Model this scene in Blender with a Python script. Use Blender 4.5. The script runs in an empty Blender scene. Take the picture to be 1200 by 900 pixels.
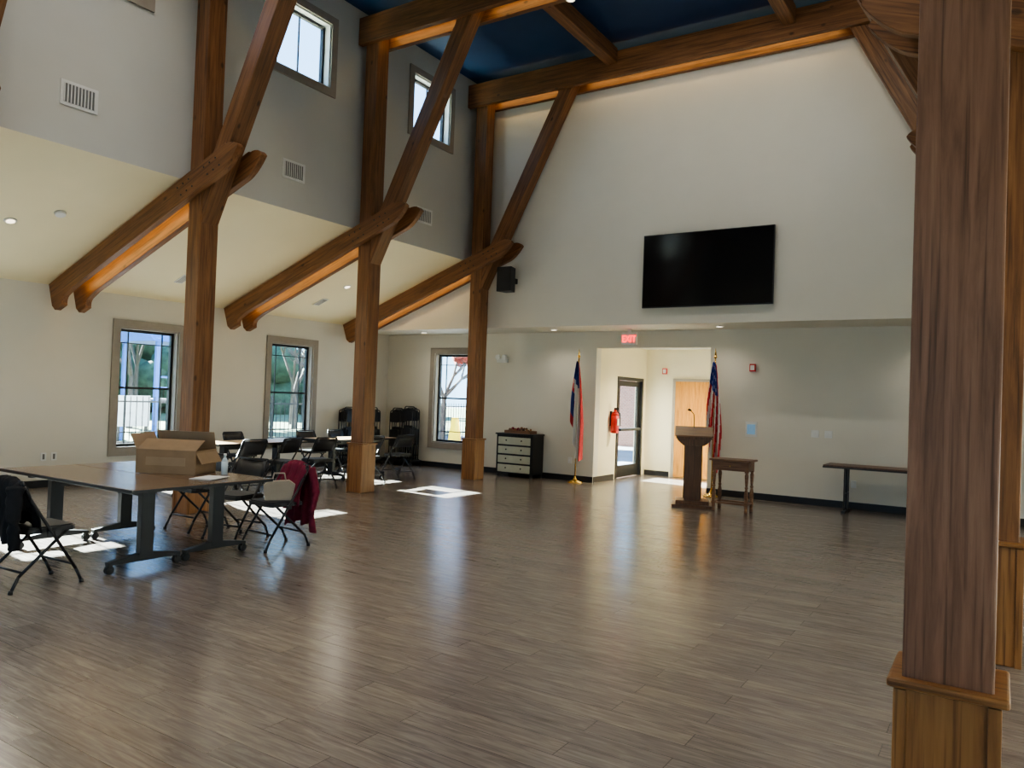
import bpy, bmesh, math, random
from mathutils import Vector, Matrix, Quaternion
random.seed(7)
scene = bpy.context.scene
try:
    scene.view_settings.view_transform = 'AgX'
    scene.view_settings.look = 'AgX - Medium High Contrast'
except Exception as e:
    print(e)

# ------------------------------------------------------------------ materials
def new_mat(name):
    m = bpy.data.materials.new(name); m.use_nodes = True
    nt = m.node_tree
    return m, nt, nt.nodes['Principled BSDF']

def simple(name, col, rough=0.5, metal=0.0, noise=0.06, scale=8.0, bump=0.0, coat=0.0):
    m, nt, b = new_mat(name)
    tc = nt.nodes.new('ShaderNodeTexCoord')
    n = nt.nodes.new('ShaderNodeTexNoise'); n.inputs['Scale'].default_value = scale
    n.inputs['Detail'].default_value = 4
    nt.links.new(tc.outputs['Object'], n.inputs['Vector'])
    r = nt.nodes.new('ShaderNodeValToRGB')
    c0 = tuple(max(0, c*(1-noise)) for c in col); c1 = tuple(min(1, c*(1+noise)) for c in col)
    r.color_ramp.elements[0].color = (*c0, 1); r.color_ramp.elements[1].color = (*c1, 1)
    r.color_ramp.elements[0].position = .3; r.color_ramp.elements[1].position = .7
    nt.links.new(n.outputs['Fac'], r.inputs['Fac'])
    nt.links.new(r.outputs['Color'], b.inputs['Base Color'])
    b.inputs['Roughness'].default_value = rough
    b.inputs['Metallic'].default_value = metal
    b.inputs['Coat Weight'].default_value = coat
    if bump:
        n2 = nt.nodes.new('ShaderNodeTexNoise'); n2.inputs['Scale'].default_value = scale*12
        nt.links.new(tc.outputs['Object'], n2.inputs['Vector'])
        bp = nt.nodes.new('ShaderNodeBump'); bp.inputs['Strength'].default_value = bump
        bp.inputs['Distance'].default_value = .01
        nt.links.new(n2.outputs['Fac'], bp.inputs['Height'])
        nt.links.new(bp.outputs['Normal'], b.inputs['Normal'])
    return m

def emis(name, col, s):
    m, nt, b = new_mat(name)
    b.inputs['Base Color'].default_value = (*col, 1)
    b.inputs['Emission Color'].default_value = (*col, 1)
    b.inputs['Emission Strength'].default_value = s
    return m

def wood(name, dark, mid, light, axis=0, rough=0.5, k=1.0, knots=True):
    m, nt, b = new_mat(name); L = nt.links.new
    tc = nt.nodes.new('ShaderNodeTexCoord')
    oi = nt.nodes.new('ShaderNodeObjectInfo')
    add = nt.nodes.new('ShaderNodeVectorMath'); add.operation = 'ADD'
    mul = nt.nodes.new('ShaderNodeMath'); mul.operation = 'MULTIPLY'; mul.inputs[1].default_value = 37
    L(oi.outputs['Random'], mul.inputs[0])
    L(tc.outputs['Object'], add.inputs[0]); L(mul.outputs[0], add.inputs[1])
    mp = nt.nodes.new('ShaderNodeMapping')
    s = [9*k]*3; s[axis] = .55*k
    mp.inputs['Scale'].default_value = s
    L(add.outputs[0], mp.inputs['Vector'])
    n = nt.nodes.new('ShaderNodeTexNoise'); n.inputs['Scale'].default_value = 2.2
    n.inputs['Detail'].default_value = 7; n.inputs['Roughness'].default_value = .68
    n.inputs['Distortion'].default_value = .5
    L(mp.outputs[0], n.inputs['Vector'])
    r = nt.nodes.new('ShaderNodeValToRGB'); e = r.color_ramp.elements
    e[0].position = .28; e[0].color = (*dark, 1); e[1].position = .75; e[1].color = (*light, 1)
    x = e.new(.5); x.color = (*mid, 1)
    L(n.outputs['Fac'], r.inputs['Fac'])
    out = r.outputs['Color']
    if knots:
        mp2 = nt.nodes.new('ShaderNodeMapping'); s2 = [4.6]*3; s2[axis] = 2.6
        mp2.inputs['Scale'].default_value = s2
        L(add.outputs[0], mp2.inputs['Vector'])
        v = nt.nodes.new('ShaderNodeTexVoronoi'); v.inputs['Scale'].default_value = 1.0
        L(mp2.outputs[0], v.inputs['Vector'])
        r2 = nt.nodes.new('ShaderNodeValToRGB')
        r2.color_ramp.elements[0].position = .06; r2.color_ramp.elements[0].color = (.8, .8, .8, 1)
        r2.color_ramp.elements[1].position = .13; r2.color_ramp.elements[1].color = (0, 0, 0, 1)
        L(v.outputs['Distance'], r2.inputs['Fac'])
        mx = nt.nodes.new('ShaderNodeMix'); mx.data_type = 'RGBA'
        L(r2.outputs['Color'], mx.inputs[0]); L(out, mx.inputs[6])
        mx.inputs[7].default_value = (dark[0]*.4, dark[1]*.4, dark[2]*.4, 1)
        out = mx.outputs[2]
    # long fine drying checks
    mp3 = nt.nodes.new('ShaderNodeMapping'); s3 = [38*k]*3; s3[axis] = .9*k
    mp3.inputs['Scale'].default_value = s3; L(add.outputs[0], mp3.inputs['Vector'])
    n3 = nt.nodes.new('ShaderNodeTexNoise'); n3.inputs['Scale'].default_value = 1.5; n3.inputs['Detail'].default_value = 3
    L(mp3.outputs[0], n3.inputs['Vector'])
    r4 = nt.nodes.new('ShaderNodeValToRGB')
    r4.color_ramp.elements[0].position = .30; r4.color_ramp.elements[0].color = (.45, .42, .4, 1)
    r4.color_ramp.elements[1].position = .46; r4.color_ramp.elements[1].color = (1, 1, 1, 1)
    L(n3.outputs['Fac'], r4.inputs['Fac'])
    mm = nt.nodes.new('ShaderNodeMix'); mm.data_type = 'RGBA'; mm.blend_type = 'MULTIPLY'; mm.inputs[0].default_value = 1
    L(out, mm.inputs[6]); L(r4.outputs['Color'], mm.inputs[7]); out = mm.outputs[2]
    L(out, b.inputs['Base Color'])
    b.inputs['Roughness'].default_value = rough
    bp = nt.nodes.new('ShaderNodeBump'); bp.inputs['Strength'].default_value = .25; bp.inputs['Distance'].default_value = .01
    L(n.outputs['Fac'], bp.inputs['Height']); L(bp.outputs['Normal'], b.inputs['Normal'])
    return m

M = {}
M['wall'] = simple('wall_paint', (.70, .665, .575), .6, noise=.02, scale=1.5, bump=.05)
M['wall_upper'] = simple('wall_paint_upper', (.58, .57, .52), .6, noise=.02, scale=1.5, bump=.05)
M['cream'] = simple('cream_paint', (.86, .77, .52), .6, noise=.02, scale=1.5)
M['hall'] = simple('hall_paint', (.84, .76, .56), .6, noise=.02, scale=1.5)
M['navy'] = simple('navy_ceiling', (.010, .042, .12), .6, noise=.1, scale=2)
M['taupe'] = simple('taupe_trim', (.30, .26, .215), .55)
M['black'] = simple('black_metal', (.012, .012, .013), .4, noise=.1)
M['blackplastic'] = simple('black_vinyl', (.018, .018, .02), .5, noise=.15)
M['base'] = simple('black_baseboard', (.012, .012, .014), .45)
M['white'] = simple('white_plastic', (.75, .75, .72), .4)
M['grille'] = simple('grille_dark', (.16, .16, .15), .6)
M['brass'] = simple('brass', (.75, .5, .15), .25, metal=1)
M['red'] = simple('red_enamel', (.55, .02, .02), .35)
M['rackblack'] = simple('dark_steel', (.022, .022, .024), .4, metal=.2)
M['beam'] = wood('timber', (.10, .040, .013), (.20, .086, .03), (.31, .145, .055), 0, .5)
M['beamnear'] = wood('timber_post', (.12, .056, .032), (.22, .108, .065), (.32, .17, .108), 0, .5)
M['basewood'] = wood('timber_base', (.19, .083, .026), (.28, .13, .044), (.36, .175, .065), 0, .4, 1, False)
M['darkwood'] = wood('dark_walnut', (.06, .028, .014), (.11, .052, .025), (.16, .08, .04), 2, .4, 2, False)
M['oldwood'] = wood('old_oak', (.10, .05, .024), (.19, .096, .048), (.27, .145, .08), 0, .45, 2, False)
M['doorwood'] = wood('oak_door', (.42, .17, .03), (.55, .25, .05), (.65, .32, .08), 2, .4, 2, False)
M['laminate'] = wood('table_laminate', (.16, .10, .063), (.21, .137, .09), (.26, .178, .12), 0, .13, 2, False)
M['palelam'] = wood('pale_laminate', (.45, .30, .17), (.52, .36, .22), (.6, .43, .27), 0, .3, 2, False)
M['card'] = simple('cardboard', (.27, .18, .105), .8, noise=.08)
M['cardin'] = simple('cardboard_inside', (.33, .23, .145), .85)
M['burg'] = simple('burgundy_cloth', (.17, .012, .035), .9, noise=.2, scale=20)
M['coat'] = simple('black_cloth', (.008, .008, .01), .9, noise=.3, scale=20)
M['beigebag'] = simple('beige_canvas', (.34, .29, .23), .8)
M['drawer'] = simple('sage_drawer', (.52, .53, .42), .5)
M['fred'] = simple('flag_red', (.5, .02, .03), .7)
M['fwhite'] = simple('flag_white', (.72, .70, .66), .7)
M['fblue'] = simple('flag_blue', (.02, .04, .22), .7)
M['screen'] = simple('tv_screen', (.003, .003, .004), .12, noise=.0)
M['led'] = emis('led_strip', (1.0, .72, .32), 14)
M['can'] = emis('downlight_lens', (1.0, .85, .65), 2.5)
M['bluescreen'] = emis('panel_display', (.2, .35, .5), .35)
M['exitred'] = emis('exit_red', (1, .02, .02), 4)
M['asphalt'] = simple('pavement', (.20, .20, .21), .9, noise=.15, scale=1)
M['grass'] = simple('dry_grass', (.13, .16, .08), .95, noise=.3, scale=3)
M['bark'] = simple('bark', (.10, .085, .08), .9, noise=.3)
M['foliage'] = simple('foliage', (.07, .115, .07), .9, noise=.5, scale=3)
M['redleaf'] = simple('red_leaves', (.28, .06, .05), .9, noise=.4, scale=3)
M['yellow'] = simple('yellow_plastic', (.9, .62, .02), .5)
M['playblue'] = simple('play_blue', (.04, .12, .4), .5)
M['roofgrey'] = simple('roof_shingle', (.12, .12, .13), .8)
M['water'] = simple('bottle_plastic', (.6, .7, .75), .15)
M['paper'] = simple('paper', (.75, .75, .72), .8)

# brick
m, nt, b = new_mat('brick'); br = nt.nodes.new('ShaderNodeTexBrick'); tc = nt.nodes.new('ShaderNodeTexCoord')
mp = nt.nodes.new('ShaderNodeMapping'); mp.inputs['Rotation'].default_value = (math.pi/2, 0, 0)
br.inputs['Color1'].default_value = (.45, .2, .15, 1); br.inputs['Color2'].default_value = (.35, .15, .11, 1)
br.inputs['Mortar'].default_value = (.4, .36, .32, 1); br.inputs['Scale'].default_value = 4
nt.links.new(tc.outputs['Object'], mp.inputs[0]); nt.links.new(mp.outputs[0], br.inputs['Vector'])
nt.links.new(br.outputs['Color'], b.inputs['Base Color']); b.inputs['Roughness'].default_value = .9
M['brick'] = m

# glass (thin pane)
m, nt, b = new_mat('window_glass'); nt.nodes.remove(b)
tr = nt.nodes.new('ShaderNodeBsdfTransparent'); gl = nt.nodes.new('ShaderNodeBsdfGlossy')
tr.inputs[0].default_value = (.84, .94, 1, 1); gl.inputs['Roughness'].default_value = .02
mx = nt.nodes.new('ShaderNodeMixShader'); mx.inputs[0].default_value = .06
nt.links.new(tr.outputs[0], mx.inputs[1]); nt.links.new(gl.outputs[0], mx.inputs[2])
nt.links.new(mx.outputs[0], nt.nodes['Material Output'].inputs[0]); M['glass'] = m

# floor
m, nt, b = new_mat('vinyl_plank_floor'); L = nt.links.new
tc = nt.nodes.new('ShaderNodeTexCoord')
br = nt.nodes.new('ShaderNodeTexBrick')
br.inputs['Scale'].default_value = 1.0; br.inputs['Brick Width'].default_value = 1.22; br.inputs['Row Height'].default_value = .152
br.inputs['Mortar Size'].default_value = .0018; br.inputs['Mortar Smooth'].default_value = .2
br.inputs['Color1'].default_value = (.0, .0, .0, 1); br.inputs['Color2'].default_value = (1, 1, 1, 1); br.inputs['Mortar'].default_value = (.3, .3, .3, 1)
br.offset = .37
L(tc.outputs['Object'], br.inputs['Vector'])
mp = nt.nodes.new('ShaderNodeMapping'); mp.inputs['Scale'].default_value = (2.4, 24, 1)
sc = nt.nodes.new('ShaderNodeVectorMath'); sc.operation = 'MULTIPLY_ADD'
sc.inputs[1].default_value = (7, 3, 5)
L(br.outputs['Color'], sc.inputs[0]); L(tc.outputs['Object'], sc.inputs[2])
L(sc.outputs[0], mp.inputs[0])
n = nt.nodes.new('ShaderNodeTexNoise'); n.inputs['Scale'].default_value = 1.6; n.inputs['Detail'].default_value = 7
n.inputs['Roughness'].default_value = .58; n.inputs['Distortion'].default_value = .9
L(mp.outputs[0], n.inputs['Vector'])
r = nt.nodes.new('ShaderNodeValToRGB'); e = r.color_ramp.elements
e[0].position = .22; e[0].color = (.128, .108, .094, 1); e[1].position = .8; e[1].color = (.31, .268, .232, 1)
x = e.new(.5); x.color = (.205, .175, .152, 1)
L(n.outputs['Fac'], r.inputs['Fac'])
hs = nt.nodes.new('ShaderNodeMix'); hs.data_type = 'RGBA'; hs.blend_type = 'MULTIPLY'; hs.inputs[0].default_value = 1
r3 = nt.nodes.new('ShaderNodeValToRGB'); r3.color_ramp.elements[0].color = (.88, .88, .9, 1); r3.color_ramp.elements[1].color = (1.08, 1.07, 1.06, 1)
L(br.outputs['Color'], r3.inputs['Fac']); L(r.outputs['Color'], hs.inputs[6]); L(r3.outputs['Color'], hs.inputs[7])
mo = nt.nodes.new('ShaderNodeMix'); mo.data_type = 'RGBA'; mo.inputs[7].default_value = (.07, .058, .05, 1)
L(br.outputs['Fac'], mo.inputs[0]); L(hs.outputs[2], mo.inputs[6])
L(mo.outputs[2], b.inputs['Base Color'])
rr = nt.nodes.new('ShaderNodeMapRange'); rr.inputs[3].default_value = .17; rr.inputs[4].default_value = .30
L(n.outputs['Fac'], rr.inputs[0]); L(rr.outputs[0], b.inputs['Roughness'])
b.inputs['IOR'].default_value = 1.7
bp = nt.nodes.new('ShaderNodeBump'); bp.inputs['Strength'].default_value = .10; bp.inputs['Distance'].default_value = .003
L(n.outputs['Fac'], bp.inputs['Height']); L(bp.outputs['Normal'], b.inputs['Normal'])
M['floor'] = m

# ------------------------------------------------------------------ mesh builder
class MB:
    def __init__(s): s.bm = bmesh.new(); s.mats = []
    def mi(s, m):
        if m not in s.mats: s.mats.append(m)
        return s.mats.index(m)
    def face(s, vs, m, smooth=False):
        try: f = s.bm.faces.new(vs)
        except ValueError: return
        f.material_index = s.mi(m); f.smooth = smooth
    def box(s, x0, x1, y0, y1, z0, z1, m, T=None):
        c = [(x, y, z) for x in (x0, x1) for y in (y0, y1) for z in (z0, z1)]
        v = [s.bm.verts.new((T @ Vector(p)) if T else p) for p in c]
        for q in ((0,1,3,2),(4,6,7,5),(0,4,5,1),(2,3,7,6),(0,2,6,4),(1,5,7,3)):
            s.face([v[i] for i in q], m)
    def cyl(s, p0, p1, r0, r1, m, seg=12, caps=True):
        p0 = Vector(p0); p1 = Vector(p1); d = (p1-p0)
        if d.length < 1e-6: return
        q = d.to_track_quat('Z', 'Y')
        A = []; B = []
        for i in range(seg):
            a = 2*math.pi*i/seg; o = Vector((math.cos(a), math.sin(a), 0))
            A.append(s.bm.verts.new(p0 + q @ (o*r0))); B.append(s.bm.verts.new(p1 + q @ (o*r1)))
        for i in range(seg):
            j = (i+1) % seg; s.face([A[i], A[j], B[j], B[i]], m, True)
        if caps: s.face(A[::-1], m); s.face(B, m)
    def tube(s, pts, r, m, seg=8):
        for a, b2 in zip(pts[:-1], pts[1:]): s.cyl(a, b2, r, r, m, seg)
        for p in pts[1:-1]: s.sph(p, r, m, 8, 5)
    def loft(s, pts, rad, m, seg=14, flat=1.0, wob=0.0):
        rings = []
        n = len(pts)
        for k, p in enumerate(pts):
            d = (pts[min(k+1, n-1)]-pts[max(k-1, 0)]).normalized(); q = d.to_track_quat('Z', 'Y')
            rings.append([s.bm.verts.new(p+q @ Vector((math.cos(2*math.pi*i/seg)*rad[k]*(1+wob*math.sin(k*1.7+i)), flat*math.sin(2*math.pi*i/seg)*rad[k]*(1+wob*math.sin(k*2.1+i*2)), 0))) for i in range(seg)])
        for k in range(n-1):
            for i in range(seg):
                j = (i+1) % seg; s.face([rings[k][i], rings[k][j], rings[k+1][j], rings[k+1][i]], m, True)
        s.face(rings[0][::-1], m); s.face(rings[-1], m)
    def sph(s, c, r, m, u=12, v=8, sc=(1, 1, 1)):
        c = Vector(c); rings = []
        for i in range(1, v):
            t = math.pi*i/v
            rings.append([s.bm.verts.new(c + Vector((r*sc[0]*math.sin(t)*math.cos(2*math.pi*j/u), r*sc[1]*math.sin(t)*math.sin(2*math.pi*j/u), r*sc[2]*math.cos(t)))) for j in range(u)])
        top = s.bm.verts.new(c+Vector((0, 0, r*sc[2]))); bot = s.bm.verts.new(c-Vector((0, 0, r*sc[2])))
        for j in range(u):
            k = (j+1) % u
            s.face([top, rings[0][j], rings[0][k]], m, True); s.face([bot, rings[-1][k], rings[-1][j]], m, True)
            for i in range(len(rings)-1): s.face([rings[i][j], rings[i+1][j], rings[i+1][k], rings[i][k]], m, True)
    def lathe(s, prof, o, m, seg=16):
        for (r0, z0), (r1, z1) in zip(prof[:-1], prof[1:]):
            if abs(z1-z0) < 1e-5: z1 += 1e-4
            s.cyl((o[0], o[1], o[2]+z0), (o[0], o[1], o[2]+z1), max(r0, .001), max(r1, .001), m, seg)
    def prism(s, pts, a0, a1, m, plane='xz'):
        def P(p, a): return (p[0], a, p[1]) if plane == 'xz' else ((a, p[0], p[1]) if plane == 'yz' else (p[0], p[1], a))
        A = [s.bm.verts.new(P(p, a0)) for p in pts]; B = [s.bm.verts.new(P(p, a1)) for p in pts]
        s.face(A, m); s.face(B[::-1], m)
        for i in range(len(pts)):
            j = (i+1) % len(pts); s.face([A[i], B[i], B[j], A[j]], m)
    def obj(s, name, parent=None, bevel=0, loc=None, rotz=0):
        bmesh.ops.recalc_face_normals(s.bm, faces=s.bm.faces)
        me = bpy.data.meshes.new(name); s.bm.to_mesh(me); s.bm.free()
        for m in s.mats: me.materials.append(M[m])
        return link(name, me, parent, bevel, loc, rotz)

def link(name, me, parent=None, bevel=0, loc=None, rotz=0):
    o = bpy.data.objects.new(name, me); scene.collection.objects.link(o)
    if parent: o.parent = parent
    if loc: o.location = loc
    o.rotation_euler = (0, 0, rotz)
    if bevel:
        b = o.modifiers.new('bevel', 'BEVEL'); b.width = bevel; b.segments = 2; b.limit_method = 'ANGLE'; b.angle_limit = .7
    return o
def empty(name):
    o = bpy.data.objects.new(name, None); scene.collection.objects.link(o); return o

# ------------------------------------------------------------------ dims
XL, XU, XUR, XR = -12.1, -8.9, .18, 3.4
YU, YB, YF = 12.3, 13.4, -2.6
ZE, ZU, ZC, ZS = 3.05, 4.25, 7.8, 2.95
WL = [(.75, 2.05), (3.78, 5.08), (6.82, 8.12), (9.88, 11.2)]
CL = [(1.0, 2.3), (4.05, 5.35), (7.1, 8.38), (10.12, 11.42)]
T = .12

def wall(name, axis, a0, a1, u0, u1, z0, z1, ops, mat):
    mb = MB()
    us = sorted({u0, u1, *[o[0] for o in ops], *[o[1] for o in ops]})
    zs = sorted({z0, z1, *[o[2] for o in ops], *[o[3] for o in ops]})
    for i in range(len(us)-1):
        for j in range(len(zs)-1):
            cu = (us[i]+us[i+1])/2; cz = (zs[j]+zs[j+1])/2
            if any(o[0] < cu < o[1] and o[2] < cz < o[3] for o in ops): continue
            if axis == 'x': mb.box(a0, a1, us[i], us[i+1], zs[j], zs[j+1], mat)
            else: mb.box(us[i], us[i+1], a0, a1, zs[j], zs[j+1], mat)
    bmesh.ops.remove_doubles(mb.bm, verts=mb.bm.verts, dist=1e-5)
    return mb.obj(name)

lz = (.42+T, 2.65-T); cz = (6.18+T, 7.42-T)
wall('wall_left', 'x', XL-.22, XL, YF, YB, 0, ZE+.15, [(a+T, b2-T, *lz) for a, b2 in WL], 'wall')
wall('wall_right', 'x', XR, XR+.22, YF, YB, 0, ZE+.15, [(a+T, b2-T, *lz) for a, b2 in WL], 'wall')
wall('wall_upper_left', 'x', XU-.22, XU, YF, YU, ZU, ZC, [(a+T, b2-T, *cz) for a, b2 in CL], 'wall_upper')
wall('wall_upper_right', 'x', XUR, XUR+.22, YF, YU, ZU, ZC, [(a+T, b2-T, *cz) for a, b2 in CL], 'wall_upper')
HX0, HX1, HZ = -6.69, -4.42, 2.63
BW = (-10.82, -9.52)
wall('wall_back', 'y', YB, YB+.2, XL-.22, XR+.22, 0, ZS+.1, [(BW[0]+T, BW[1]-T, *lz), (HX0, HX1, -.01, HZ)], 'wall')
wall('wall_front', 'y', YF-.2, YF, XL-.22, XR+.22, 0, ZC, [(-8, -6.2, .5, 2.6), (-5.3, -3.5, .5, 2.6), (-2.6, -.8, .5, 2.6)], 'wall')
def zr(x): return ZE+(ZU-ZE)/(XU-XL)*(x-XL)
mb = MB()
mb.prism([(XL-.2, ZS), (XR+.2, ZS), (XR+.2, ZE), (XUR, ZU), (XUR, ZC), (XU, ZC), (XU, ZU), (XL-.2, ZE)], YU, YU+.2, 'wall')
mb.obj('wall_back_upper')
mb = MB(); mb.box(XL, XR, YU+.2, YB, ZS, ZS+.08, 'wall'); mb.obj('ceiling_soffit')
mb = MB(); mb.prism([(XL-.2, ZE-.075), (XU, ZU), (XU-.06, ZU+.12), (XL-.2, ZE+.1)], YF, YU, 'cream'); mb.obj('ceiling_aisle_left')
mb = MB(); mb.prism([(XR+.2, ZE-.075), (XUR, ZU), (XUR+.06, ZU+.12), (XR+.2, ZE+.1)], YF, YU, 'cream'); mb.obj('ceiling_aisle_right')
mb = MB(); mb.box(XU-.22, XUR+.22, YF-.2, YU+.2, ZC, ZC+.15, 'navy'); mb.obj('ceiling')
mb = MB(); mb.box(XL-.22, XR+.22, YF-.2, YB+.2, -.1, 0, 'floor'); mb.box(HX0-.1, HX1+.1, YB+.2, 16.1, -.1, 0, 'floor'); mb.obj('floor')
# hall
HB = 15.9
wall('wall_hall_left', 'x', HX0-.18, HX0, YB+.2, HB+.2, 0, 2.9, [(14.4, 15.72, -.01, 2.12)], 'hall')
wall('wall_hall_right', 'x', HX1, HX1+.15, YB+.2, HB+.2, 0, 2.9, [], 'hall')
wall('wall_hall_back', 'y', HB, HB+.15, HX0, HX1, 0, 2.9, [], 'hall')
mb = MB(); mb.box(HX0, HX1, YB+.2, HB, 2.78, 2.9, 'white'); mb.obj('ceiling_hall')
# baseboards
mb = MB(); mb.box(XL, XL+.015, YF, YB, 0, .11, 'base'); mb.obj('baseboard_left')
mb = MB(); mb.box(XR-.015, XR, YF, YB, 0, .11, 'base'); mb.obj('baseboard_right')
mb = MB(); mb.box(XL+.02, HX0-.0, YB-.015, YB, 0, .11, 'base'); mb.box(HX1, XR-.02, YB-.015, YB, 0, .11, 'base'); mb.obj('baseboard_back')
mb = MB()
mb.box(HX0, HX0+.012, YB+.02, 14.33, 0, .11, 'base'); mb.box(HX0+.02, -6.1, HB-.012, HB, 0, .11, 'base'); mb.box(-4.95, HX1, HB-.012, HB, 0, .11, 'base')
mb.obj('baseboard_hall')

# ------------------------------------------------------------------ windows
wn = 0
def window(axis, a, sgn, u0, u1, z0, z1, muntins=True):
    """a: inner wall face, sgn: direction into room, outer trim rect"""
    global wn; wn += 1
    mb = MB()
    def B(d0, d1, p0, p1, q0, q1, m):
        x0, x1 = sorted((a+sgn*d0, a+sgn*d1))
        if axis == 'x': mb.box(x0, x1, p0, p1, q0, q1, m)
        else: mb.box(p0, p1, x0, x1, q0, q1, m)
    def ring(d0, d1, p0, p1, q0, q1, w, m):
        B(d0, d1, p0, p0+w, q0, q1, m); B(d0, d1, p1-w, p1, q0, q1, m)
        B(d0, d1, p0+w, p1-w, q0, q0+w, m); B(d0, d1, p0+w, p1-w, q1-w, q1, m)
    ring(0, .03, u0, u1, z0, z1, T, 'taupe')
    g = T-.005
    ring(-.2, .0, u0+g, u1-g, z0+g, z1-g, .03, 'taupe' if muntins else 'white')
    i = T+.025
    ring(-.17, -.11, u0+i, u1-i, z0+i, z1-i, .045, 'black')
    k = i+.045
    B(-.142, -.138, u0+k, u1-k, z0+k, z1-k, 'glass')
    W = u1-u0-2*k; H = z1-z0-2*k
    if muntins:
        for f in (.17, .83): B(-.15, -.125, u0+k+W*f-.008, u0+k+W*f+.008, z0+k, z1-k, 'black')
        for f in (.1, .5, .9): B(-.15, -.125, u0+k, u1-k, z0+k+H*f-(.018 if f == .5 else .008), z0+k+H*f+(.018 if f == .5 else .008), 'black')
    else:
        B(-.15, -.125, u0+k+W*.5-.008, u0+k+W*.5+.008, z0+k, z1-k, 'black')
    mb.obj('window_%d' % wn)
for a, b2 in WL:
    window('x', XL, 1, a, b2, .42, 2.65); window('x', XR, -1, a, b2, .42, 2.65)
for a, b2 in CL:
    window('x', XU, 1, a, b2, 6.18, 7.42, False); window('x', XUR, -1, a, b2, 6.18, 7.42, False)
window('y', YB, -1, BW[0], BW[1], .42, 2.65)
for a in (-8, -5.3, -2.6): window('y', YF, 1, a-T, a+1.8+T, .5-T, 2.6+T)

# ------------------------------------------------------------------ doors
mb = MB()   # glazed exterior door in hall left wall
x0, x1 = HX0-.12, HX0+.02
for y0, y1, z0, z1 in ((14.4, 14.47, 0, 2.12), (15.65, 15.72, 0, 2.12), (14.47, 15.65, 2.05, 2.12)): mb.box(x0, x1, y0, y1, z0, z1, 'black')
for y0, y1, z0, z1 in ((14.48, 14.6, .01, 2.04), (15.52, 15.64, .01, 2.04), (14.6, 15.52, 1.93, 2.04), (14.6, 15.52, .01, .26), (14.6, 15.52, .98, 1.04)):
    mb.box(HX0-.08, HX0-.03, y0, y1, z0, z1, 'black')
mb.box(HX0-.057, HX0-.053, 14.6, 15.52, .26, 1.93, 'glass')
mb.box(HX0-.03, HX0+.04, 14.55, 15.57, .99, 1.04, 'rackblack')
mb.obj('door_1')
mb = MB()
dx0, dx1 = -6.05, -5.0
for a, b2, z0, z1 in ((dx0, dx0+.06, 0, 2.14), (dx1-.06, dx1, 0, 2.14), (dx0+.06, dx1-.06, 2.08, 2.14)): mb.box(a, b2, HB-.04, HB-.001, z0, z1, 'taupe')
mb.box(dx0+.06, dx1-.06, HB-.03, HB-.002, .01, 2.08, 'doorwood')
mb.box(dx0+.12, dx0+.16, HB-.04, HB-.03, .92, 1.12, 'rackblack'); mb.cyl((dx0+.14, HB-.04, 1.02), (dx0+.14, HB-.09, 1.02), .012, .012, 'rackblack')
mb.cyl((dx0+.13, HB-.085, 1.02), (dx0+.26, HB-.085, 1.02), .01, .01, 'rackblack')
mb.box(dx1-.24, dx1-.14, HB-.034, HB-.03, 1.1, 1.75, 'glass')
mb.obj('door_2', bevel=.003)

# ------------------------------------------------------------------ timber frames
def beam(name, p0, p1, w, h, parent, mat='beam', up=(0, 1, 0), bev=.008):
    p0 = Vector(p0); p1 = Vector(p1); d = p1-p0; Ln = d.length
    X = d.normalized(); Y = Vector(up); Y = (Y-X*Y.dot(X)).normalized(); Z = X.cross(Y)
    mb = MB(); mb.box(0, Ln, -w/2, w/2, -h/2, h/2, mat)
    o = mb.obj(name, parent, bev)
    mt = Matrix((X, Y, Z)).transposed().to_4x4(); mt.translation = p0
    o.matrix_world = mt; return o

def rafter_profile(Ln, h):
    pts = [(0, 0), (Ln-.20, 0)]
    for i in range(7):
        a = math.pi/2*i/6
        pts.append((Ln-.20+.20*math.sin(a), -.13*(1-math.cos(a))-.02))
    for i in range(9):
        a = math.pi/2*i/8
        pts.append((Ln-.34*math.sin(a)*.55+.0 - .19*(1-math.cos(a)), -.15-(h-.15)*math.sin(a)))
    pts += [(.55, -h)]
    for i in range(7):
        a = math.pi/2*i/6
        pts.append((.38-.12*math.sin(a), -h-.02-.12*(1-math.cos(a)) if i < 6 else -h-.14))
    pts += [(.06, -h-.14), (0, -h-.05)]
    return pts

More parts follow.
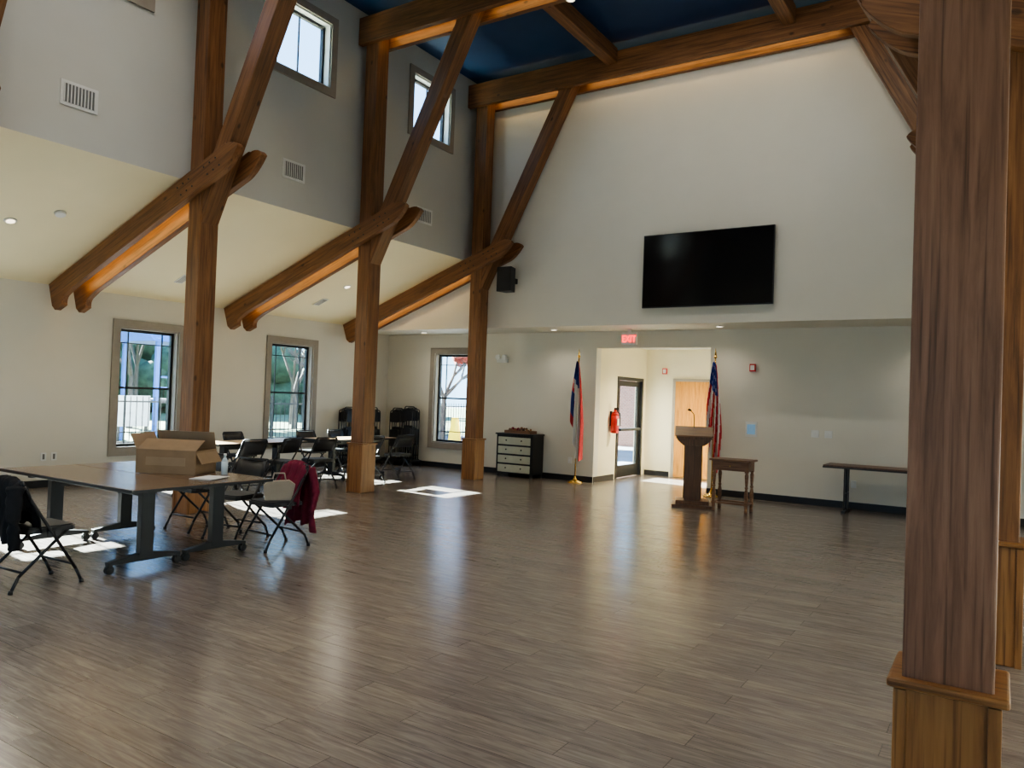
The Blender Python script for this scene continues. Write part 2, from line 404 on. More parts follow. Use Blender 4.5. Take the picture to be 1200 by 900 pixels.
def rafter(parent, Yc, side, xc=None):
    sl = math.atan2(ZU-ZE, XU-XL)
    h = .30; Ln = (12.03-7.80)/math.cos(sl) - (.35 if Yc < 4 else 0)
    if side > 0: Ln = (XR-.07+.85)/math.cos(sl)
    pr = rafter_profile(Ln, h)
    for k, yo in enumerate((-.175, .175)):
        mb = MB(); mb.prism(pr, -.045, .045, 'beam')
        if k == 0:
            s0 = (12.03-8.62)/math.cos(sl) if side < 0 else (XR-.07+.1)/math.cos(sl)
            for i in range(3):
                for j in range(2):
                    mb.cyl((s0-.34+i*.12+j*.04, -.045, -.09-j*.12), (s0-.34+i*.12+j*.04, -.055, -.09-j*.12), .014, .014, 'black', 8)
                    mb.cyl((s0+.22+i*.12+j*.04, -.045, -.09-j*.12), (s0+.22+i*.12+j*.04, -.055, -.09-j*.12), .014, .014, 'black', 8)
        o = mb.obj('rafter_plank_%d' % (k+1), parent, .006)
        if side < 0:
            X = Vector((math.cos(sl), 0, math.sin(sl))); Y = Vector((0, 1, 0)); Z = X.cross(Y)
            org = Vector((XL+.07, Yc+yo, zr(XL+.07)-.03))
        else:
            X = Vector((-math.cos(sl), 0, math.sin(sl))); Y = Vector((0, -1, 0)); Z = X.cross(Y)
            org = Vector((XR-.07, Yc-yo, zr(XL+.07)-.03))
        mt = Matrix((X, Y, Z)).transposed().to_4x4(); mt.translation = org; o.matrix_world = mt
    for seg in ((.35, 3.2), (3.95, Ln-.45)) if side < 0 else ((.35, 3.0),):
        if seg[1] - seg[0] < .05: continue
        a = org+X*seg[0]; b2 = org+X*seg[1]
        for p in (a, b2): p.y = Yc
        off = Z*(-.13) if Z.z > 0 else Z*.13
        beam('led_strip', a+off, b2+off, .03, .02, parent, 'led', bev=0)

FR = [(12.05, -8.6, -.03), (9.05, -8.66, -.03), (6.0, -8.66, -.02), (3.15, -8.66, -.14)]
for Yc, xl, xr in FR:
    fr = empty('timber_frame')
    for i, xp in enumerate((xl, xr)):
        near = (i == 1 and Yc < 4)
        w = .275 if near else .26
        beam('post_%d' % i, (xp, Yc, .05), (xp, Yc, ZC-.16), w, w, fr, 'beamnear' if near else 'beam')
        bh = .645 if near else .76
        bw = .32 if near else .31
        o = beam('post_base_%d' % i, (xp, Yc, 0), (xp, Yc, bh), bw, bw, fr, 'basewood')
        beam('post_base_cap_%d' % i, (xp-bw/2-.022, Yc, bh+.015), (xp+bw/2+.022, Yc, bh+.015), bw+.044, .032, fr, 'basewood', bev=.01)
        for sx in (-1, 1):
            beam('base_batten', (xp+sx*(bw/2-.02), Yc-bw/2-.005, 0), (xp+sx*(bw/2-.02), Yc-bw/2-.005, bh-.005), .04, .012, fr, 'basewood', up=(1, 0, 0), bev=.003)
        sg = 1 if i == 0 else -1
        beam('brace_%d' % i, (xp+sg*.03, Yc, 3.72), (xp+sg*1.93, Yc, 7.42), .24, .24, fr, 'beam')
    for yo in (-.175, .175):
        beam('tie_plank', (XU+.02, Yc+yo, 7.43), (XUR-.02, Yc+yo, 7.43), .09, .44, fr, 'beam')
    for a, b2 in ((xl+.2, xl+1.65), (xl+2.15, xr-2.15), (xr-1.65, xr-.2)):
        beam('led_strip', (a, Yc, 7.37), (b2, Yc, 7.37), .03, .02, fr, 'led', bev=0)
    rafter(fr, Yc, -1); rafter(fr, Yc, 1)
for xp in (-5.8, -2.85):
    fr = empty('purlin')
    for (ya, yb) in ((12.05-.23, 9.05+.23), (9.05-.23, 6.0+.23), (6-.23, 3.15+.23)):
        beam('segment', (xp, ya, 7.55), (xp, yb, 7.55), .2, .26, fr, 'beam', up=(1, 0, 0))

# ------------------------------------------------------------------ wall fittings
def vent(u0, u1, z0, z1):
    mb = MB(); x = XU
    mb.box(x, x+.012, u0, u1, z0, z1, 'white'); mb.box(x+.012, x+.014, u0+.035, u1-.035, z0+.035, z1-.035, 'grille')
    n = 10
    for i in range(n):
        y = u0+.04+(u1-u0-.08)*i/(n-1); mb.box(x+.014, x+.022, y-.006, y+.006, z0+.035, z1-.035, 'white')
    mb.obj('air_vent')
vent(4.3, 4.72, 4.7, 4.98); vent(7.42, 7.84, 4.7, 4.98); vent(10.46, 10.88, 4.7, 4.98)

mb = MB()   # TV
mb.box(-5.26, -3.06, YU-.1, YU-.05, 3.22, 4.47, 'black'); mb.box(-5.245, -3.075, YU-.103, YU-.1, 3.24, 4.455, 'screen')
mb.box(-4.6, -3.7, YU-.05, YU-.001, 3.6, 4.1, 'rackblack')
mb.obj('wall_television', bevel=.004)

mb = MB()   # speaker
mb.prism([(-8.1, 11.9), (-7.78, 11.9), (-7.84, 12.15), (-8.04, 12.15)], 3.6, 4.06, 'blackplastic', 'xy')
mb.box(-8.07, -7.81, 11.89, 11.9, 3.63, 4.03, 'blackplastic'); mb.box(-8.0, -7.88, 12.15, 12.299, 3.78, 3.88, 'black')
sp = mb.obj('wall_speaker', bevel=.006)

mb = MB()
mb.box(-5.99, -5.69, 13.0, 13.04, 2.66, 2.88, 'white'); mb.box(-5.87, -5.81, 13.0, 13.04, 2.88, ZS, 'white')
ex = mb.obj('exit_sign', bevel=.004)
tcu = bpy.data.curves.new('exit_text', 'FONT'); tcu.body = 'EXIT'; tcu.size = .17; tcu.align_x = 'CENTER'; tcu.extrude = .002; tcu.offset = .004
to = bpy.data.objects.new('letters', tcu); scene.collection.objects.link(to); to.parent = ex
to.location = (-5.84, 12.995, 2.71); to.rotation_euler = (math.pi/2, 0, 0); to.scale = (.8, 1, 1); tcu.materials.append(M['exitred'])

def downlight(x, y, z, power=0, n=(0, 0, -1), col=(1, .9, .75), aim=None, size=140):
    mb = MB(); mb.cyl((0, 0, 0), (0, 0, -.012), .075, .07, 'white', 20); mb.cyl((0, 0, -.0121), (0, 0, -.016), .05, .05, 'can', 16)
    o = mb.obj('downlight', loc=(x, y, z))
    o.rotation_mode = 'QUATERNION'; o.rotation_quaternion = Vector(n).to_track_quat('-Z', 'Y')
    if power:
        l = bpy.data.lights.new('spot', 'SPOT'); l.energy = power; l.spot_size = math.radians(size); l.spot_blend = 1.0
        l.color = col; l.shadow_soft_size = .1
        lo = bpy.data.objects.new('lamp', l); scene.collection.objects.link(lo); lo.parent = o; lo.location = (0, 0, -.04)
        if aim:
            lo.rotation_mode = 'QUATERNION'; lo.rotation_quaternion = (Vector(aim)-Vector((x, y, z))).to_track_quat('-Z', 'Y')
for x in (-10.6, -7.36, -4.1, -.9, 2.2): downlight(x, 12.85, ZS, 26)
downlight(-5.5, 14.7, 2.78, 420, col=(1, .88, .66))
sn = Vector((ZU-ZE, 0, -(XU-XL))).normalized()
for y in (4.6, 7.5, 10.5):
    downlight(-10.6, y, zr(-10.6), 95, sn)
    downlight(1.8, y, zr(-10.5), 80, (-sn.x, 0, sn.z))
for y in (1.4, 4.6):
    for x in (-7.2, -4.3, -1.5): downlight(x, y, ZC, 230, col=(1, .95, .88))  # added fill spots for the nave, in invented ceiling cans out of view
# added wash spots, unseen under the second tie beam, brightening the end wall
for x in (-5.2, -3.4, -1.6): downlight(x, 9.225, 7.205, 95, col=(1, .94, .82), aim=(x*.9-.3, 12.3, 5.2), size=120)

def plate(name, x, z, w, h, m='white', y=YB, t=.015, m2=None):
    mb = MB(); mb.box(x-w/2, x+w/2, y-t, y-.001, z-h/2, z+h/2, m)
    if m2: mb.box(x-w*.35, x+w*.35, y-t-.002, y-t, z-h*.33, z+h*.33, m2)
    else: mb.box(x-w*.1, x+w*.1, y-t-.006, y-t, z-h*.15, z+h*.15, m)
    mb.obj(name, bevel=.003)
plate('control_panel', -3.66, 1.2, .2, .26, 'white', m2='bluescreen')
plate('light_switch', -2.61, 1.18, .12, .12); plate('light_switch', -2.40, 1.18, .12, .12)
plate('fire_strobe', -3.66, 2.27, .1, .13, 'red', t=.05, m2='white')
plate('fire_strobe', -6.25, 2.3, .1, .13, 'red', HB, .05, 'white')
plate('power_outlet', -7.2, .4, .08, .12); plate('power_outlet', -2.0, .4, .08, .12)
mb = MB(); mb.box(-9.0, -8.74, YB-.07, YB-.001, 2.33, 2.42, 'white'); mb.cyl((-8.95, YB-.07, 2.45), (-8.95, YB-.12, 2.44), .05, .055, 'white'); mb.cyl((-8.79, YB-.07, 2.45), (-8.79, YB-.12, 2.44), .05, .055, 'white'); mb.obj('emergency_light', bevel=.005)
for y in (6.0, 5.85):
    mb = MB(); mb.box(XL+.001, XL+.012, y-.04, y+.04, .4, .52, 'white'); mb.box(XL+.012, XL+.016, y-.015, y+.015, .42, .5, 'grille'); mb.obj('power_outlet')
mb = MB(); mb.cyl((0, 0, 0), (0, 0, -.04), .07, .06, 'white', 20)
o = mb.obj('smoke_detector', loc=(-10.2, 5.0, zr(-10.2)-.002)); o.rotation_euler = (0, -math.atan2(ZU-ZE, XU-XL), 0)
for y in (7.5, 10.5):   # small supply grilles in the sloped aisle ceiling
    mb = MB(); mb.box(-.15, .15, -.07, .07, -.012, 0, 'white')
    for i in range(4): mb.box(-.13, .13, -.05+i*.03, -.04+i*.03, -.016, -.012, 'grille')
    o = mb.obj('air_vent', loc=(-11.3, y, zr(-11.3)-.002)); o.rotation_euler = (0, -math.atan2(ZU-ZE, XU-XL), 0)
# extinguisher
mb = MB(); yx = 14.12; xx = HX0+.1
mb.lathe([(.02, 0), (.075, .01), (.08, .05), (.08, .36), (.06, .42), (.03, .45), (.03, .48)], (xx, yx, .95), 'red')
mb.box(xx-.02, xx+.08, yx-.015, yx+.015, 1.43, 1.47, 'black'); mb.tube([(xx, yx+.04, 1.42), (xx+.07, yx+.08, 1.35), (xx+.09, yx+.06, 1.1)], .012, 'black')
mb.box(HX0+.001, HX0+.03, yx-.03, yx+.03, 1.1, 1.4, 'rackblack'); mb.box(xx+.07, xx+.083, yx-.04, yx+.04, 1.12, 1.25, 'white')
mb.obj('fire_extinguisher')

# ------------------------------------------------------------------ furniture
def chair_mesh():
    mb = MB(); r = .0125
    for s in (-1, 1):
        x = s*.215
        mb.tube([(x, .25, .012), (x, .20, .12), (x, -.17, .70), (x*.97, -.215, .80)], r, 'rackblack')
        mb.tube([(x*.9, -.27, .012), (x*.9, -.22, .12), (x*.9, .13, .435)], r, 'rackblack')
        mb.cyl((x, .252, 0), (x, .248, .03), .018, .016, 'blackplastic'); mb.cyl((x*.9, -.272, 0), (x*.9, -.268, .03), .018, .016, 'blackplastic')
        mb.box(x-.006, x+.006, -.03, .03, .40, .44, 'rackblack')
    mb.tube([(-.2085, -.215, .80), (-.19, -.222, .83), (.19, -.222, .83), (.2085, -.215, .80)], r, 'rackblack')
    mb.cyl((-.215, .175, .16), (.215, .175, .16), .009, .009, 'rackblack'); mb.cyl((-.19, -.2, .15), (.19, -.2, .15), .009, .009, 'rackblack')
    for i, (a, z0, z1) in enumerate(((0, .43, .465), (.012, .465, .477))):
        mb.prism([(-.2+a, -.17+a), (-.12, -.2+a), (.12, -.2+a), (.2-a, -.17+a), (.205-a, .17-a), (.17-a, .205-a), (-.17+a, .205-a), (-.205+a, .17-a)], z0, z1, 'blackplastic', 'xy')
    n = 6; rows = []
    for j, (z, y) in enumerate(((.60, -.135), (.72, -.195), (.815, -.222))):
        rows.append([(-.2+.4*i/n, y-.025*(1-(2*i/n-1)**2), z) for i in range(n+1)])
    for th in (0, .022):
        V = [[mb.bm.verts.new((p[0], p[1]+th, p[2])) for p in rw] for rw in rows]
        for j in range(2):
            for i in range(n): mb.face([V[j][i], V[j][i+1], V[j+1][i+1], V[j+1][i]], 'blackplastic', True)
        if th == 0: V0 = V
    for j in (0, 2):
        for i in range(n): mb.face([V0[j][i], V0[j][i+1], V[j][i+1], V[j][i]], 'blackplastic')
    for i in (0, n):
        for j in range(2): mb.face([V0[j][i], V0[j+1][i], V[j+1][i], V[j][i]], 'blackplastic')
    bmesh.ops.recalc_face_normals(mb.bm, faces=mb.bm.faces)
    me = bpy.data.meshes.new('folding_chair'); mb.bm.to_mesh(me); mb.bm.free()
    for m in mb.mats: me.materials.append(M[m])
    return me
CH = chair_mesh()
def chair(x, y, face):
    return link('folding_chair', CH, loc=(x, y, 0), rotz=face)

def table_mesh(Ln, D, top):
    mb = MB(); h = .74
    mb.box(-Ln/2, Ln/2, -D/2, D/2, h-.03, h, top); mb.box(-Ln/2-.003, Ln/2+.003, -D/2-.003, D/2+.003, h-.031, h-.004, 'black')
    for s in (-1, 1):
        x = s*(Ln/2-.36)
        mb.box(x-.035, x+.035, -.06, .06, .1, h-.06, 'rackblack'); mb.box(x-.03, x+.03, -D/2+.1, D/2-.1, h-.07, h-.031, 'rackblack')
        mb.prism([(-D/2+.02, .075), (-D/2+.02, .10), (-.06, .14), (.06, .14), (D/2-.02, .10), (D/2-.02, .075)], x-.03, x+.03, 'rackblack', 'yz')
        for t in (-1, 1):
            y = t*(D/2-.04)
            mb.cyl((x-.022, y, .036), (x-.006, y, .036), .036, .036, 'blackplastic', 16); mb.cyl((x+.006, y, .036), (x+.022, y, .036), .036, .036, 'blackplastic', 16)
            mb.box(x-.026, x+.026, y-.018, y+.018, .045, .08, 'black')
    mb.box(-Ln/2+.36, Ln/2-.36, -.02, .02, h-.12, h-.06, 'rackblack')
    bmesh.ops.recalc_face_normals(mb.bm, faces=mb.bm.faces)
    me = bpy.data.meshes.new('rolling_table'); mb.bm.to_mesh(me); mb.bm.free()
    for m in mb.mats: me.materials.append(M[m])
    return me
TA = table_mesh(2.25, .70, 'laminate')
link('rolling_table', TA, None, .003, (-7.025, 3.9, 0)); link('rolling_table', TA, None, .003, (-7.025, 4.61, 0))
TB = table_mesh(1.75, .70, 'palelam')
link('rolling_table', TB, None, .003, (-10.25, 8.15, 0), math.pi/2); link('rolling_table', TB, None, .003, (-10.25, 10.45, 0), math.pi/2)

chair(-6.38, 3.06, .05)
chair(-6.2, 5.27, math.pi-.1); chair(-6.85, 5.3, math.pi+.15); chair(-7.6, 5.35, math.pi)
for x, y, a in ((-9.6, 7.55, 1.5), (-9.62, 8.25, 1.7), (-9.55, 8.95, 1.45), (-9.5, 10.05, 1.65), (-9.55, 10.95, 1.4),
                (-10.95, 7.6, -1.6), (-10.95, 8.5, -1.5), (-10.95, 10.1, -1.65), (-10.95, 10.9, -1.5), (-10.3, 6.95, 0.05)):
    chair(x, y, a)

def rrect(cx, cz, w, h, r, n=5):
    P = []
    for k, (sx, sz) in enumerate(((1, 1), (-1, 1), (-1, -1), (1, -1))):
        for i in range(n+1):
            a = math.pi/2*(k+i/n); P.append((cx+sx*(w-r)+r*math.cos(a), cz+sz*(h-r)+r*math.sin(a)))
    return P
def cart(loc, rot, n):
    """row of folded chairs, each group four deep, standing on a low dolly"""
    mb = MB(); w = .37
    for i in range(n):
        x = (i-(n-1)/2)*w
        for k in range(4):
            y = -.12-k*.07; dz = .03*((i*3+k) % 3)+.05*(i % 2); zz = .15; dx = .012*math.sin(i*2+k)
            arc = [(x+dx-.15+.05-.05*math.cos(a), y+.01, 1.14+dz+.07*math.sin(a)) for a in (0, .5, 1.0, 1.57)]
            arc2 = [(x+dx+.15-.05+.05*math.cos(a), y+.01, 1.14+dz+.07*math.sin(a)) for a in (1.57, 1.0, .5, 0)]
            mb.tube([(x+dx-.15, y, zz)]+arc+arc2+[(x+dx+.15, y, zz)], .012, 'rackblack', 6)
            mb.prism(rrect(x+dx, 1.06+dz, .135, .11, .045), y-.012, y+.012, 'blackplastic')
            mb.prism(rrect(x+dx, .60+dz, .135, .19, .05), y-.016, y+.012, 'blackplastic')
            mb.cyl((x-.15, y, .24), (x+.15, y, .24), .009, .009, 'rackblack', 6)
            mb.tube([(x+dx-.12, y-.02, .15), (x+dx-.12, y-.02, .8)], .009, 'rackblack', 6); mb.tube([(x+dx+.12, y-.02, .15), (x+dx+.12, y-.02, .8)], .009, 'rackblack', 6)
    W = n*w/2
    mb.box(-W, W, -.42, -.38, .09, .13, 'black'); mb.box(-W, W, -.08, -.04, .09, .13, 'black')
    for s in (-1, 1):
        mb.box(s*W-.02, s*W+.02, -.42, -.04, .09, .13, 'black')
        for y in (-.4, -.06): mb.cyl((s*W-.015, y, .045), (s*W+.015, y, .045), .045, .045, 'blackplastic')
    for i in range(n): mb.box((i-(n-1)/2)*w-.16, (i-(n-1)/2)*w+.16, -.40, -.06, .13, .15, 'black')
    mb.obj('folded_chair_cart', loc=loc, rotz=rot)
cart((-11.3, 13.34, 0), 0, 2); cart((-12.04, 12.25, 0), math.pi/2, 3)

# long folding table by the wall
mb = MB()
mb.box(-2.33, -.55, 12.62, 13.22, .70, .735, 'darkwood'); mb.box(-2.335, -.545, 12.615, 13.225, .69, .715, 'black')
for x in (-2.03, -.85):
    mb.tube([(x, 12.74, .69), (x, 12.74, .02)], .014, 'black'); mb.tube([(x, 13.1, .69), (x, 13.1, .02)], .014, 'black')
    mb.box(x-.03, x+.03, 12.66, 13.18, .0, .04, 'black'); mb.cyl((x, 12.74, .3), (x, 13.1, .3), .01, .01, 'black')
    mb.box(x-.02, x+.02, 12.88, 12.94, .03, .69, 'black')
mb.obj('banquet_table', bevel=.003)

# podium
mb = MB()
mb.box(-.31, .31, -.26, .26, 0, .05, 'darkwood'); mb.box(-.25, .25, -.21, .21, .05, .11, 'darkwood')
mb.box(-.12, .12, -.12, .12, .11, 1.0, 'darkwood')
for s in (-1, 1): mb.box(s*.12-.02, s*.12+.02, -.14, -.10, .11, 1.0, 'darkwood')
mb.box(-.09, .09, -.13, -.12, .2, .92, 'oldwood')
mb.prism([(-.16, .96), (.16, .96), (.25, 1.04), (.25, 1.06), (-.25, 1.06), (-.25, 1.04)], -.19, .19, 'darkwood')
mb.prism([(-.24, 1.06), (.22, 1.06), (.22, 1.10), (-.24, 1.22)], -.27, .27, 'darkwood', 'yz')
mb.prism([(-.26, 1.225), (-.26, 1.245), (.25, 1.115), (.25, 1.095)], -.29, .29, 'oldwood', 'yz')
pts = [(.0, -.18, 1.22), (.0, -.19, 1.34), (.01, -.16, 1.44), (.06, -.10, 1.50)]
mb.tube(pts, .007, 'black'); mb.cyl(pts[-1], (.09, -.06, 1.51), .016, .018, 'black')
mb.obj('lectern', bevel=.005, loc=(-4.06, 11.62, 0), rotz=math.radians(200))

# small side table with turned legs
mb = MB()
mb.box(-.31, .31, -.21, .21, .76, .79, 'oldwood'); mb.box(-.27, .27, -.17, .17, .62, .76, 'oldwood')
leg = [(.02, 0), (.03, .02), (.022, .05), (.026, .06), (.026, .1), (.016, .13), (.03, .2), (.033, .28), (.018, .36), (.028, .38), (.018, .4), (.026, .5), (.03, .56), (.02, .6), (.026, .62)]
for sx in (-1, 1):
    for sy in (-1, 1):
        mb.lathe(leg, (sx*.245, sy*.145, 0), 'oldwood', 12); mb.box(sx*.245-.027, sx*.245+.027, sy*.145-.027, sy*.145+.027, .6, .76, 'oldwood')
        mb.box(sx*.245-.024, sx*.245+.024, sy*.145-.024, sy*.145+.024, .1, .16, 'oldwood')
mb.box(-.235, .235, -.16, -.13, .115, .145, 'oldwood'); mb.box(-.235, .235, .13, .16, .115, .145, 'oldwood')
for sx in (-1, 1): mb.box(sx*.245-.015, sx*.245+.015, -.14, .14, .115, .145, 'oldwood')
mb.sph((0, -.175, .69), .014, 'brass')
mb.obj('side_table', bevel=.004, loc=(-3.42, 11.6, 0))

# dresser
mb = MB(); X0, X1, Y0, Y1, H = -8.66, -7.8, 12.92, 13.37, .88
mb.box(X0, X1, Y0+.02, Y1, .07, H-.03, 'black'); mb.box(X0-.02, X1+.02, Y0-.01, Y1, H-.03, H, 'black')
for x in (X0+.04, X1-.04):
    for y in (Y0+.06, Y1-.04): mb.box(x-.03, x+.03, y-.03, y+.03, 0, .08, 'black')
for i in range(4):
    z0 = .10+i*.185; mb.box(X0+.05, X1-.05, Y0+.0, Y0+.02, z0, z0+.15, 'drawer')
    for x in (X0+.25, X1-.25): mb.sph((x, Y0-.012, z0+.085), .016, 'black')
mb.obj('dresser', bevel=.006)
mb = MB(); mb.box(-8.52, -7.92, 13.0, 13.28, H+.001, H+.015, 'oldwood')
for a, b2, c, d in ((-8.52, -7.92, 13.0, 13.015), (-8.52, -7.92, 13.265, 13.28), (-8.52, -8.505, 13.015, 13.265), (-7.935, -7.92, 13.015, 13.265)): mb.box(a, b2, c, d, H+.015, H+.06, 'oldwood')
for i in range(34): mb.sph((random.uniform(-8.47, -7.97), random.uniform(13.04, 13.24), H+.05+random.random()*.05), random.uniform(.022, .038), random.choice(['burg', 'oldwood', 'darkwood', 'basewood']), 8, 6)
mb.obj('decorative_tray')

# flags
def flag(x, y, kind, zt=2.42):
    mb = MB()
    mb.lathe([(.15, 0), (.15, .015), (.13, .03), (.05, .05), (.03, .09), (.02, .12)], (x, y, 0), 'brass', 24)
    mb.cyl((x, y, .1), (x, y, zt), .013, .013, 'brass'); mb.sph((x, y, zt+.02), .03, 'brass')
    mb.cyl((x, y, zt+.04), (x, y, zt+.18), .022, .002, 'brass', 8)
    NU, NV = 48, 30; V = []
    for j in range(NV+1):
        v = j/NV; row = []
        for i in range(NU+1):
            u = i/NU
            Lh = 1.15+.75*math.sin(u*math.pi*.62)
            wd = .06+.25*min(1, v*1.6)**.8
            px = x + .0 + wd*(u-.42)*(1-.2*v)
            py = y - .03 - (.018+.045*v)*math.sin(u*math.pi*7+v*1.3) - .02*u
            pz = zt-.06-v*Lh-.05*u
            row.append(mb.bm.verts.new((px, py, pz)))
        V.append(row)
    for j in range(NV):
        for i in range(NU):
            u = (i+.5)/NU; v = (j+.5)/NV
            if kind == 'us':
                t = u*13+v*3
                c = 'fblue' if (v < .30 and u < .8) else ('fred' if int(t) % 2 == 0 else 'fwhite')
                if c == 'fblue' and (i % 6 == 2 and j % 3 == 1): c = 'fwhite'
            else:
                c = 'fblue' if (v < .28 and u < .7) else ('fwhite' if (.0+.25*v < u*.9 < .66+.1*v) else 'fred')
                if kind == 'st' and .45 < v < .85 and u < .15: c = 'fblue'
            mb.face([V[j][i], V[j][i+1], V[j+1][i+1], V[j+1][i]], c, True)
    o = mb.obj('flag_on_stand')
flag(-6.93, 13.12, 'st'); flag(-4.24, 13.12, 'us')

# cardboard box with open flaps
mb = MB(); bx, by, bh = .30, .21, .23
mb.box(-bx, bx, -by, by, 0, .006, 'card')
for s in (-1, 1):
    mb.box(-bx, bx, s*by-.004, s*by+.004, 0, bh, 'card'); mb.box(s*bx-.004, s*bx+.004, -by, by, 0, bh, 'card')
R = Matrix.Translation((0, -by, bh)) @ Matrix.Rotation(math.radians(-62), 4, 'X'); mb.box(-bx, bx, -.003, .003, 0, .2, 'card', R)
R = Matrix.Translation((0, by, bh)) @ Matrix.Rotation(math.radians(20), 4, 'X'); mb.box(-bx, bx, -.003, .003, 0, .18, 'cardin', R)
R = Matrix.Translation((bx, 0, bh)) @ Matrix.Rotation(math.radians(150), 4, 'Y'); mb.box(.006, .012, -by, by, 0, .14, 'card', R)
R = Matrix.Translation((-bx, 0, bh)) @ Matrix.Rotation(math.radians(-25), 4, 'Y'); mb.box(-.003, .003, -by, by, 0, .16, 'cardin', R)
mb.box(-.2, .2, -.215, -.213, .08, .16, 'cardin')
mb.obj('cardboard_box', loc=(-6.9, 4.6, .742), rotz=math.radians(28))
mb = MB(); mb.lathe([(.03, 0), (.032, .01), (.032, .13), (.012, .17), (.012, .19)], (-6.42, 4.8, .742), 'water'); mb.lathe([(.014, 0), (.014, .018)], (-6.42, 4.8, .93), 'white'); mb.obj('water_bottle')
mb = MB(); mb.box(-.11, .11, -.14, .14, 0, .006, 'paper'); mb.box(-.09, .13, -.12, .15, .006, .01, 'paper'); mb.obj('paper_stack', loc=(-6.25, 4.5, .742), rotz=.4)

# garments draped on the chair backs
def jacket(name, mat, loc, rot, w=.5, drop=.5):
    mb = MB(); NU, NV = 28, 26; V = []
    path = [(-.08, .50), (-.10, .60), (-.16, .74), (-.185, .84), (-.225, .875), (-.275, .85), (-.29, .74), (-.30, .6), (-.31, .45), (-.30, .87-drop-.08)]
    for j in range(NV+1):
        v = j/NV*(len(path)-1); k = min(int(v), len(path)-2); f = v-k
        y = path[k][0]*(1-f)+path[k+1][0]*f; z = path[k][1]*(1-f)+path[k+1][1]*f
        d = (.88-z)
        row = []
        for i in range(NU+1):
            u = i/NU*2-1
            a = .012+.06*d
            side = 1 if y < -.225 else -1
            yy = y - side*a*math.sin(u*11+z*5)*.5 - side*.01*math.sin(u*23)
            xx = u*(w/2)*(.92+.25*d) + .012*math.sin(z*21)
            zz = z - .07*abs(u)**2.5 + .02*math.sin(u*9)*(d > .3)
            row.append(mb.bm.verts.new((xx, yy, zz)))
        V.append(row)
    for j in range(NV):
        for i in range(NU): mb.face([V[j][i], V[j][i+1], V[j+1][i+1], V[j+1][i]], mat, True)
    for s in (-1, 1):   # sleeves
        P = []; Rr = []
        for k in range(18):
            t = k/17
            P.append(Vector((s*w*(.42+.12*math.sin(t*2.6)), -.27-.03*math.sin(t*3), .80-.46*t)))
            Rr.append(.058-.018*t+.004*math.sin(k*2.3))
        mb.loft(P, Rr, mat, 14, .7, .07)
    o = mb.obj(name, loc=loc, rotz=rot)
    sd = o.modifiers.new('s', 'SOLIDIFY'); sd.thickness = .012
    return o
jacket('burgundy_jacket', 'burg', (-6.2, 5.27, 0), math.pi-.1, .44, .58)
jacket('black_jacket', 'coat', (-6.38, 3.06, 0), .05, .46, .38)
mb = MB()  # tote bag on seat
mb.prism([(-.13, 0), (.13, 0), (.16, .16), (.1, .2), (-.1, .19), (-.15, .15)], -.05, .05, 'beigebag')
mb.tube([(-.07, 0, .18), (-.05, 0, .27), (.05, 0, .27), (.07, 0, .18)], .008, 'beigebag')
mb.obj('tote_bag', bevel=.02, loc=(-6.15, 5.25, .48), rotz=.9)

# ------------------------------------------------------------------ outdoors
mb = MB(); mb.box(-90, XL-.22, -60, 90, -.15, -.05, 'asphalt'); mb.box(XR+.22, 60, -60, 90, -.15, -.05, 'asphalt')
mb.box(XL-.22, HX0-.18, YB+.2, 90, -.15, -.05, 'asphalt'); mb.box(HX1+.15, XR+.22, YB+.2, 90, -.15, -.05, 'asphalt'); mb.box(HX0-.18, HX1+.15, 16.1, 90, -.15, -.05, 'asphalt')
mb.box(-80, -19, -50, 80, -.05, -.03, 'grass'); mb.obj('ground_outside')
mb = MB()
for z in (.15, 1.15): mb.box(-18.02, -17.98, -5, 30, z, z+.04, 'black')
y = -5
while y < 30:
    mb.box(-18.008, -17.992, y-.008, y+.008, -.04, 1.3, 'black'); y += .16
for k in range(15): mb.box(-18.04, -17.96, -5+k*2.5-.04, -5+k*2.5+.04, -.04, 1.4, 'black')
mb.obj('iron_fence')
def tree(x, y, h, leaf=None):
    mb = MB()
    def br(p, d, ln, r, lv):
        q = p+d*ln; mb.cyl(p, q, r, r*.7, 'bark', 5, False)
        if leaf and lv <= 1:
            for _ in range(2): mb.sph(q+Vector((random.uniform(-.4, .4), random.uniform(-.4, .4), random.uniform(-.2, .3))), random.uniform(.12, .32), leaf, 5, 4, (1, 1, .8))
        if lv == 0: return
        for _ in range(3):
            dd = (d+Vector((random.uniform(-.8, .8), random.uniform(-.8, .8), random.uniform(-.2, .45)))).normalized()
            br(q, dd, ln*random.uniform(.6, .8), r*.62, lv-1)
    br(Vector((x, y, -.05)), Vector((0, 0, 1)), h*.28, .12, 4)
    mb.obj('tree')
for x, y, h, l in ((-23.5, 11, 6, 0), (-23.5, 18, 6.5, 0), (-21, 20.5, 5, 0), (-27, 16, 7, 1), (-30, 20, 8, 1), (-28, 24.5, 7, 1), (-34, 27, 8, 1), (-25, 22, 6, 0), (-31, 14, 8, 1), (-30, 9, 7, 1),
                   (-35, 21, 9, 1), (-27, 30, 7, 1), (-22, 26, 6, 0), (-17.5, 22.5, 5.5, 2), (-19.5, 29, 7, 2), (-15, 24.0, 5, 2), (-34, 17.5, 8, 1), (-24, 5, 6, 1), (-13.5, 21, 4.5, 2)):
    tree(x, y, h, {0: None, 1: 'foliage', 2: 'redleaf'}[l])
mb = MB()
for k in range(150):
    a = random.uniform(0, 1); mb.sph((-46+random.uniform(-2, 2)+a*6, -5+a*50, random.uniform(.3, 4.2)), random.uniform(.8, 1.8), 'foliage', 8, 6)
mb.obj('tree_line')
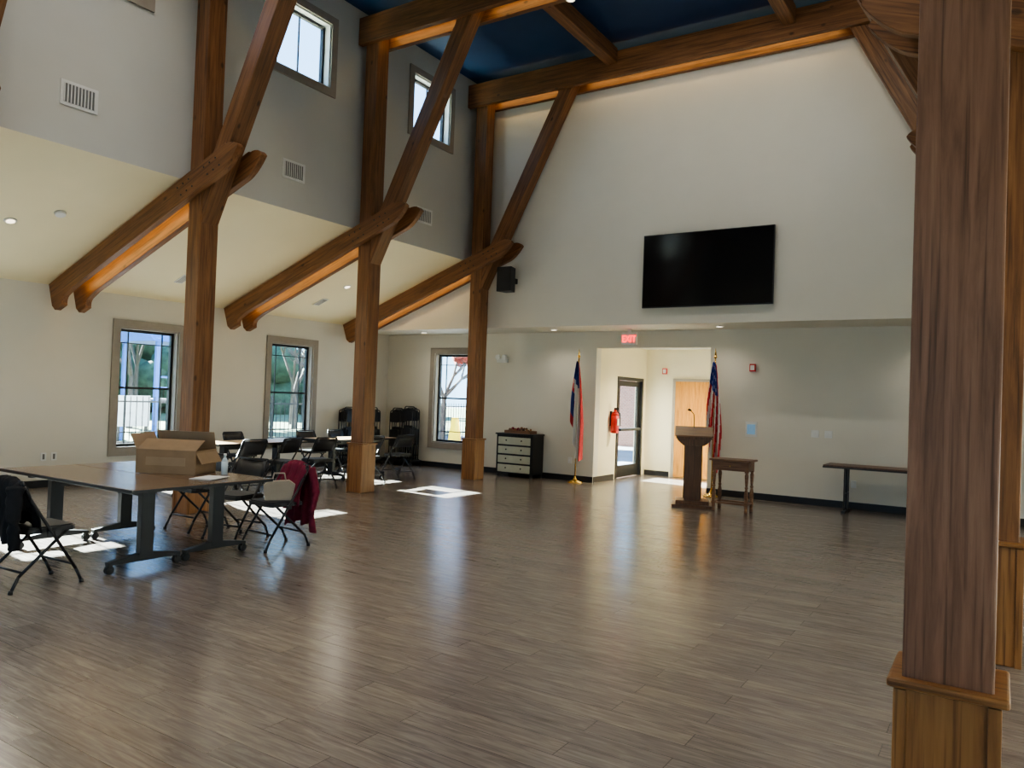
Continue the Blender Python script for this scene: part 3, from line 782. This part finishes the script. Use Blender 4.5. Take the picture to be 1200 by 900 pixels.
mb = MB(); mb.box(-34, 2, 52, 60, -.05, 4.2, 'brick'); mb.prism([(-34.5, 4.2), (2.5, 4.2), (-1, 6.5), (-31, 6.5)], 51.6, 60.4, 'roofgrey')
for x in range(-32, 0, 4): mb.box(x, x+1.3, 51.95, 52.0, 1, 2.6, 'white')
mb.obj('brick_building')
mb = MB(); mb.box(-13.2, -9.2, 26, 26.3, -.05, 2.6, 'brick'); mb.obj('garden_wall')
mb = MB()  # playground tower
for sx in (-1, 1):
    for sy in (-1, 1): mb.box(-20.5+sx*.8-.05, -20.5+sx*.8+.05, 13.2+sy*.8-.05, 13.2+sy*.8+.05, -.05, 2.8, 'playblue')
mb.box(-21.3, -19.7, 12.4, 14, 1.1, 1.2, 'roofgrey'); mb.prism([(-21.6, 2.8), (-19.4, 2.8), (-20.5, 3.6)], 12.1, 14.3, 'playblue')
for z in (1.5, 1.8): mb.box(-19.74, -19.68, 12.4, 14, z, z+.05, 'playblue')
mb.prism([(14, 1.2), (16, .1), (16, .0), (14, 1.05)], -20.9, -20.2, 'yellow', 'yz'); mb.obj('playground_tower')
mb = MB(); mb.box(-19.02, -18.98, 10.9, 11.8, .5, 1.3, 'white'); mb.box(-19.05, -18.98, 10.95, 11.0, -.05, .5, 'black'); mb.box(-19.05, -18.98, 11.7, 11.75, -.05, .5, 'black'); mb.obj('notice_board')
mb = MB(); mb.prism([(-.22, 0), (.22, 0), (.1, .9), (-.1, .9)], -.02, .02, 'yellow'); mb.prism([(-.22, 0), (.22, 0), (.1, .9), (-.1, .9)], .2, .24, 'yellow'); mb.box(-.1, .1, -.02, .24, .86, .9, 'yellow')
mb.obj('caution_sign', loc=(-15.6, 20.7, -.05), rotz=.5)

# ------------------------------------------------------------------ light
w = bpy.data.worlds.new('sky'); scene.world = w; w.use_nodes = True; nt = w.node_tree
bg = nt.nodes['Background']; tc = nt.nodes.new('ShaderNodeTexCoord'); sx = nt.nodes.new('ShaderNodeSeparateXYZ'); r = nt.nodes.new('ShaderNodeValToRGB')
nt.links.new(tc.outputs['Generated'], sx.inputs[0]); nt.links.new(sx.outputs['Z'], r.inputs['Fac'])
r.color_ramp.elements[0].position = 0; r.color_ramp.elements[0].color = (.62, .83, 1, 1)
r.color_ramp.elements[1].position = .7; r.color_ramp.elements[1].color = (.30, .56, 1, 1)
nt.links.new(r.outputs['Color'], bg.inputs['Color']); bg.inputs['Strength'].default_value = 4.5
s = bpy.data.lights.new('sun', 'SUN'); s.energy = 170; s.angle = .009; s.color = (1, .93, .80)
so = bpy.data.objects.new('sun', s); scene.collection.objects.link(so)
so.rotation_mode = 'QUATERNION'; so.rotation_quaternion = Vector((5.1, -.6, -2.5)).to_track_quat('-Z', 'Y'); so.location = (-30, 10, 20)

# ------------------------------------------------------------------ camera
th = math.radians(32.8); pitch = math.atan(16/893); roll = .036
Fh = Vector((-math.sin(th), math.cos(th), 0)); R0 = Vector((math.cos(th), math.sin(th), 0)); U0 = Vector((0, 0, 1))
F = Fh*math.cos(pitch)+U0*math.sin(pitch); U = R0.cross(F)
Rr = R0*math.cos(roll)+U*math.sin(roll); Ur = -R0*math.sin(roll)+U*math.cos(roll)
cam = bpy.data.cameras.new('camera'); cam.lens = 893/1200*36; cam.sensor_width = 36; cam.clip_start = .05; cam.clip_end = 300
co = bpy.data.objects.new('camera', cam); scene.collection.objects.link(co)
mt = Matrix((Rr, Ur, -F)).transposed().to_4x4(); mt.translation = (0, 0, 1.6); co.matrix_world = mt
scene.camera = co
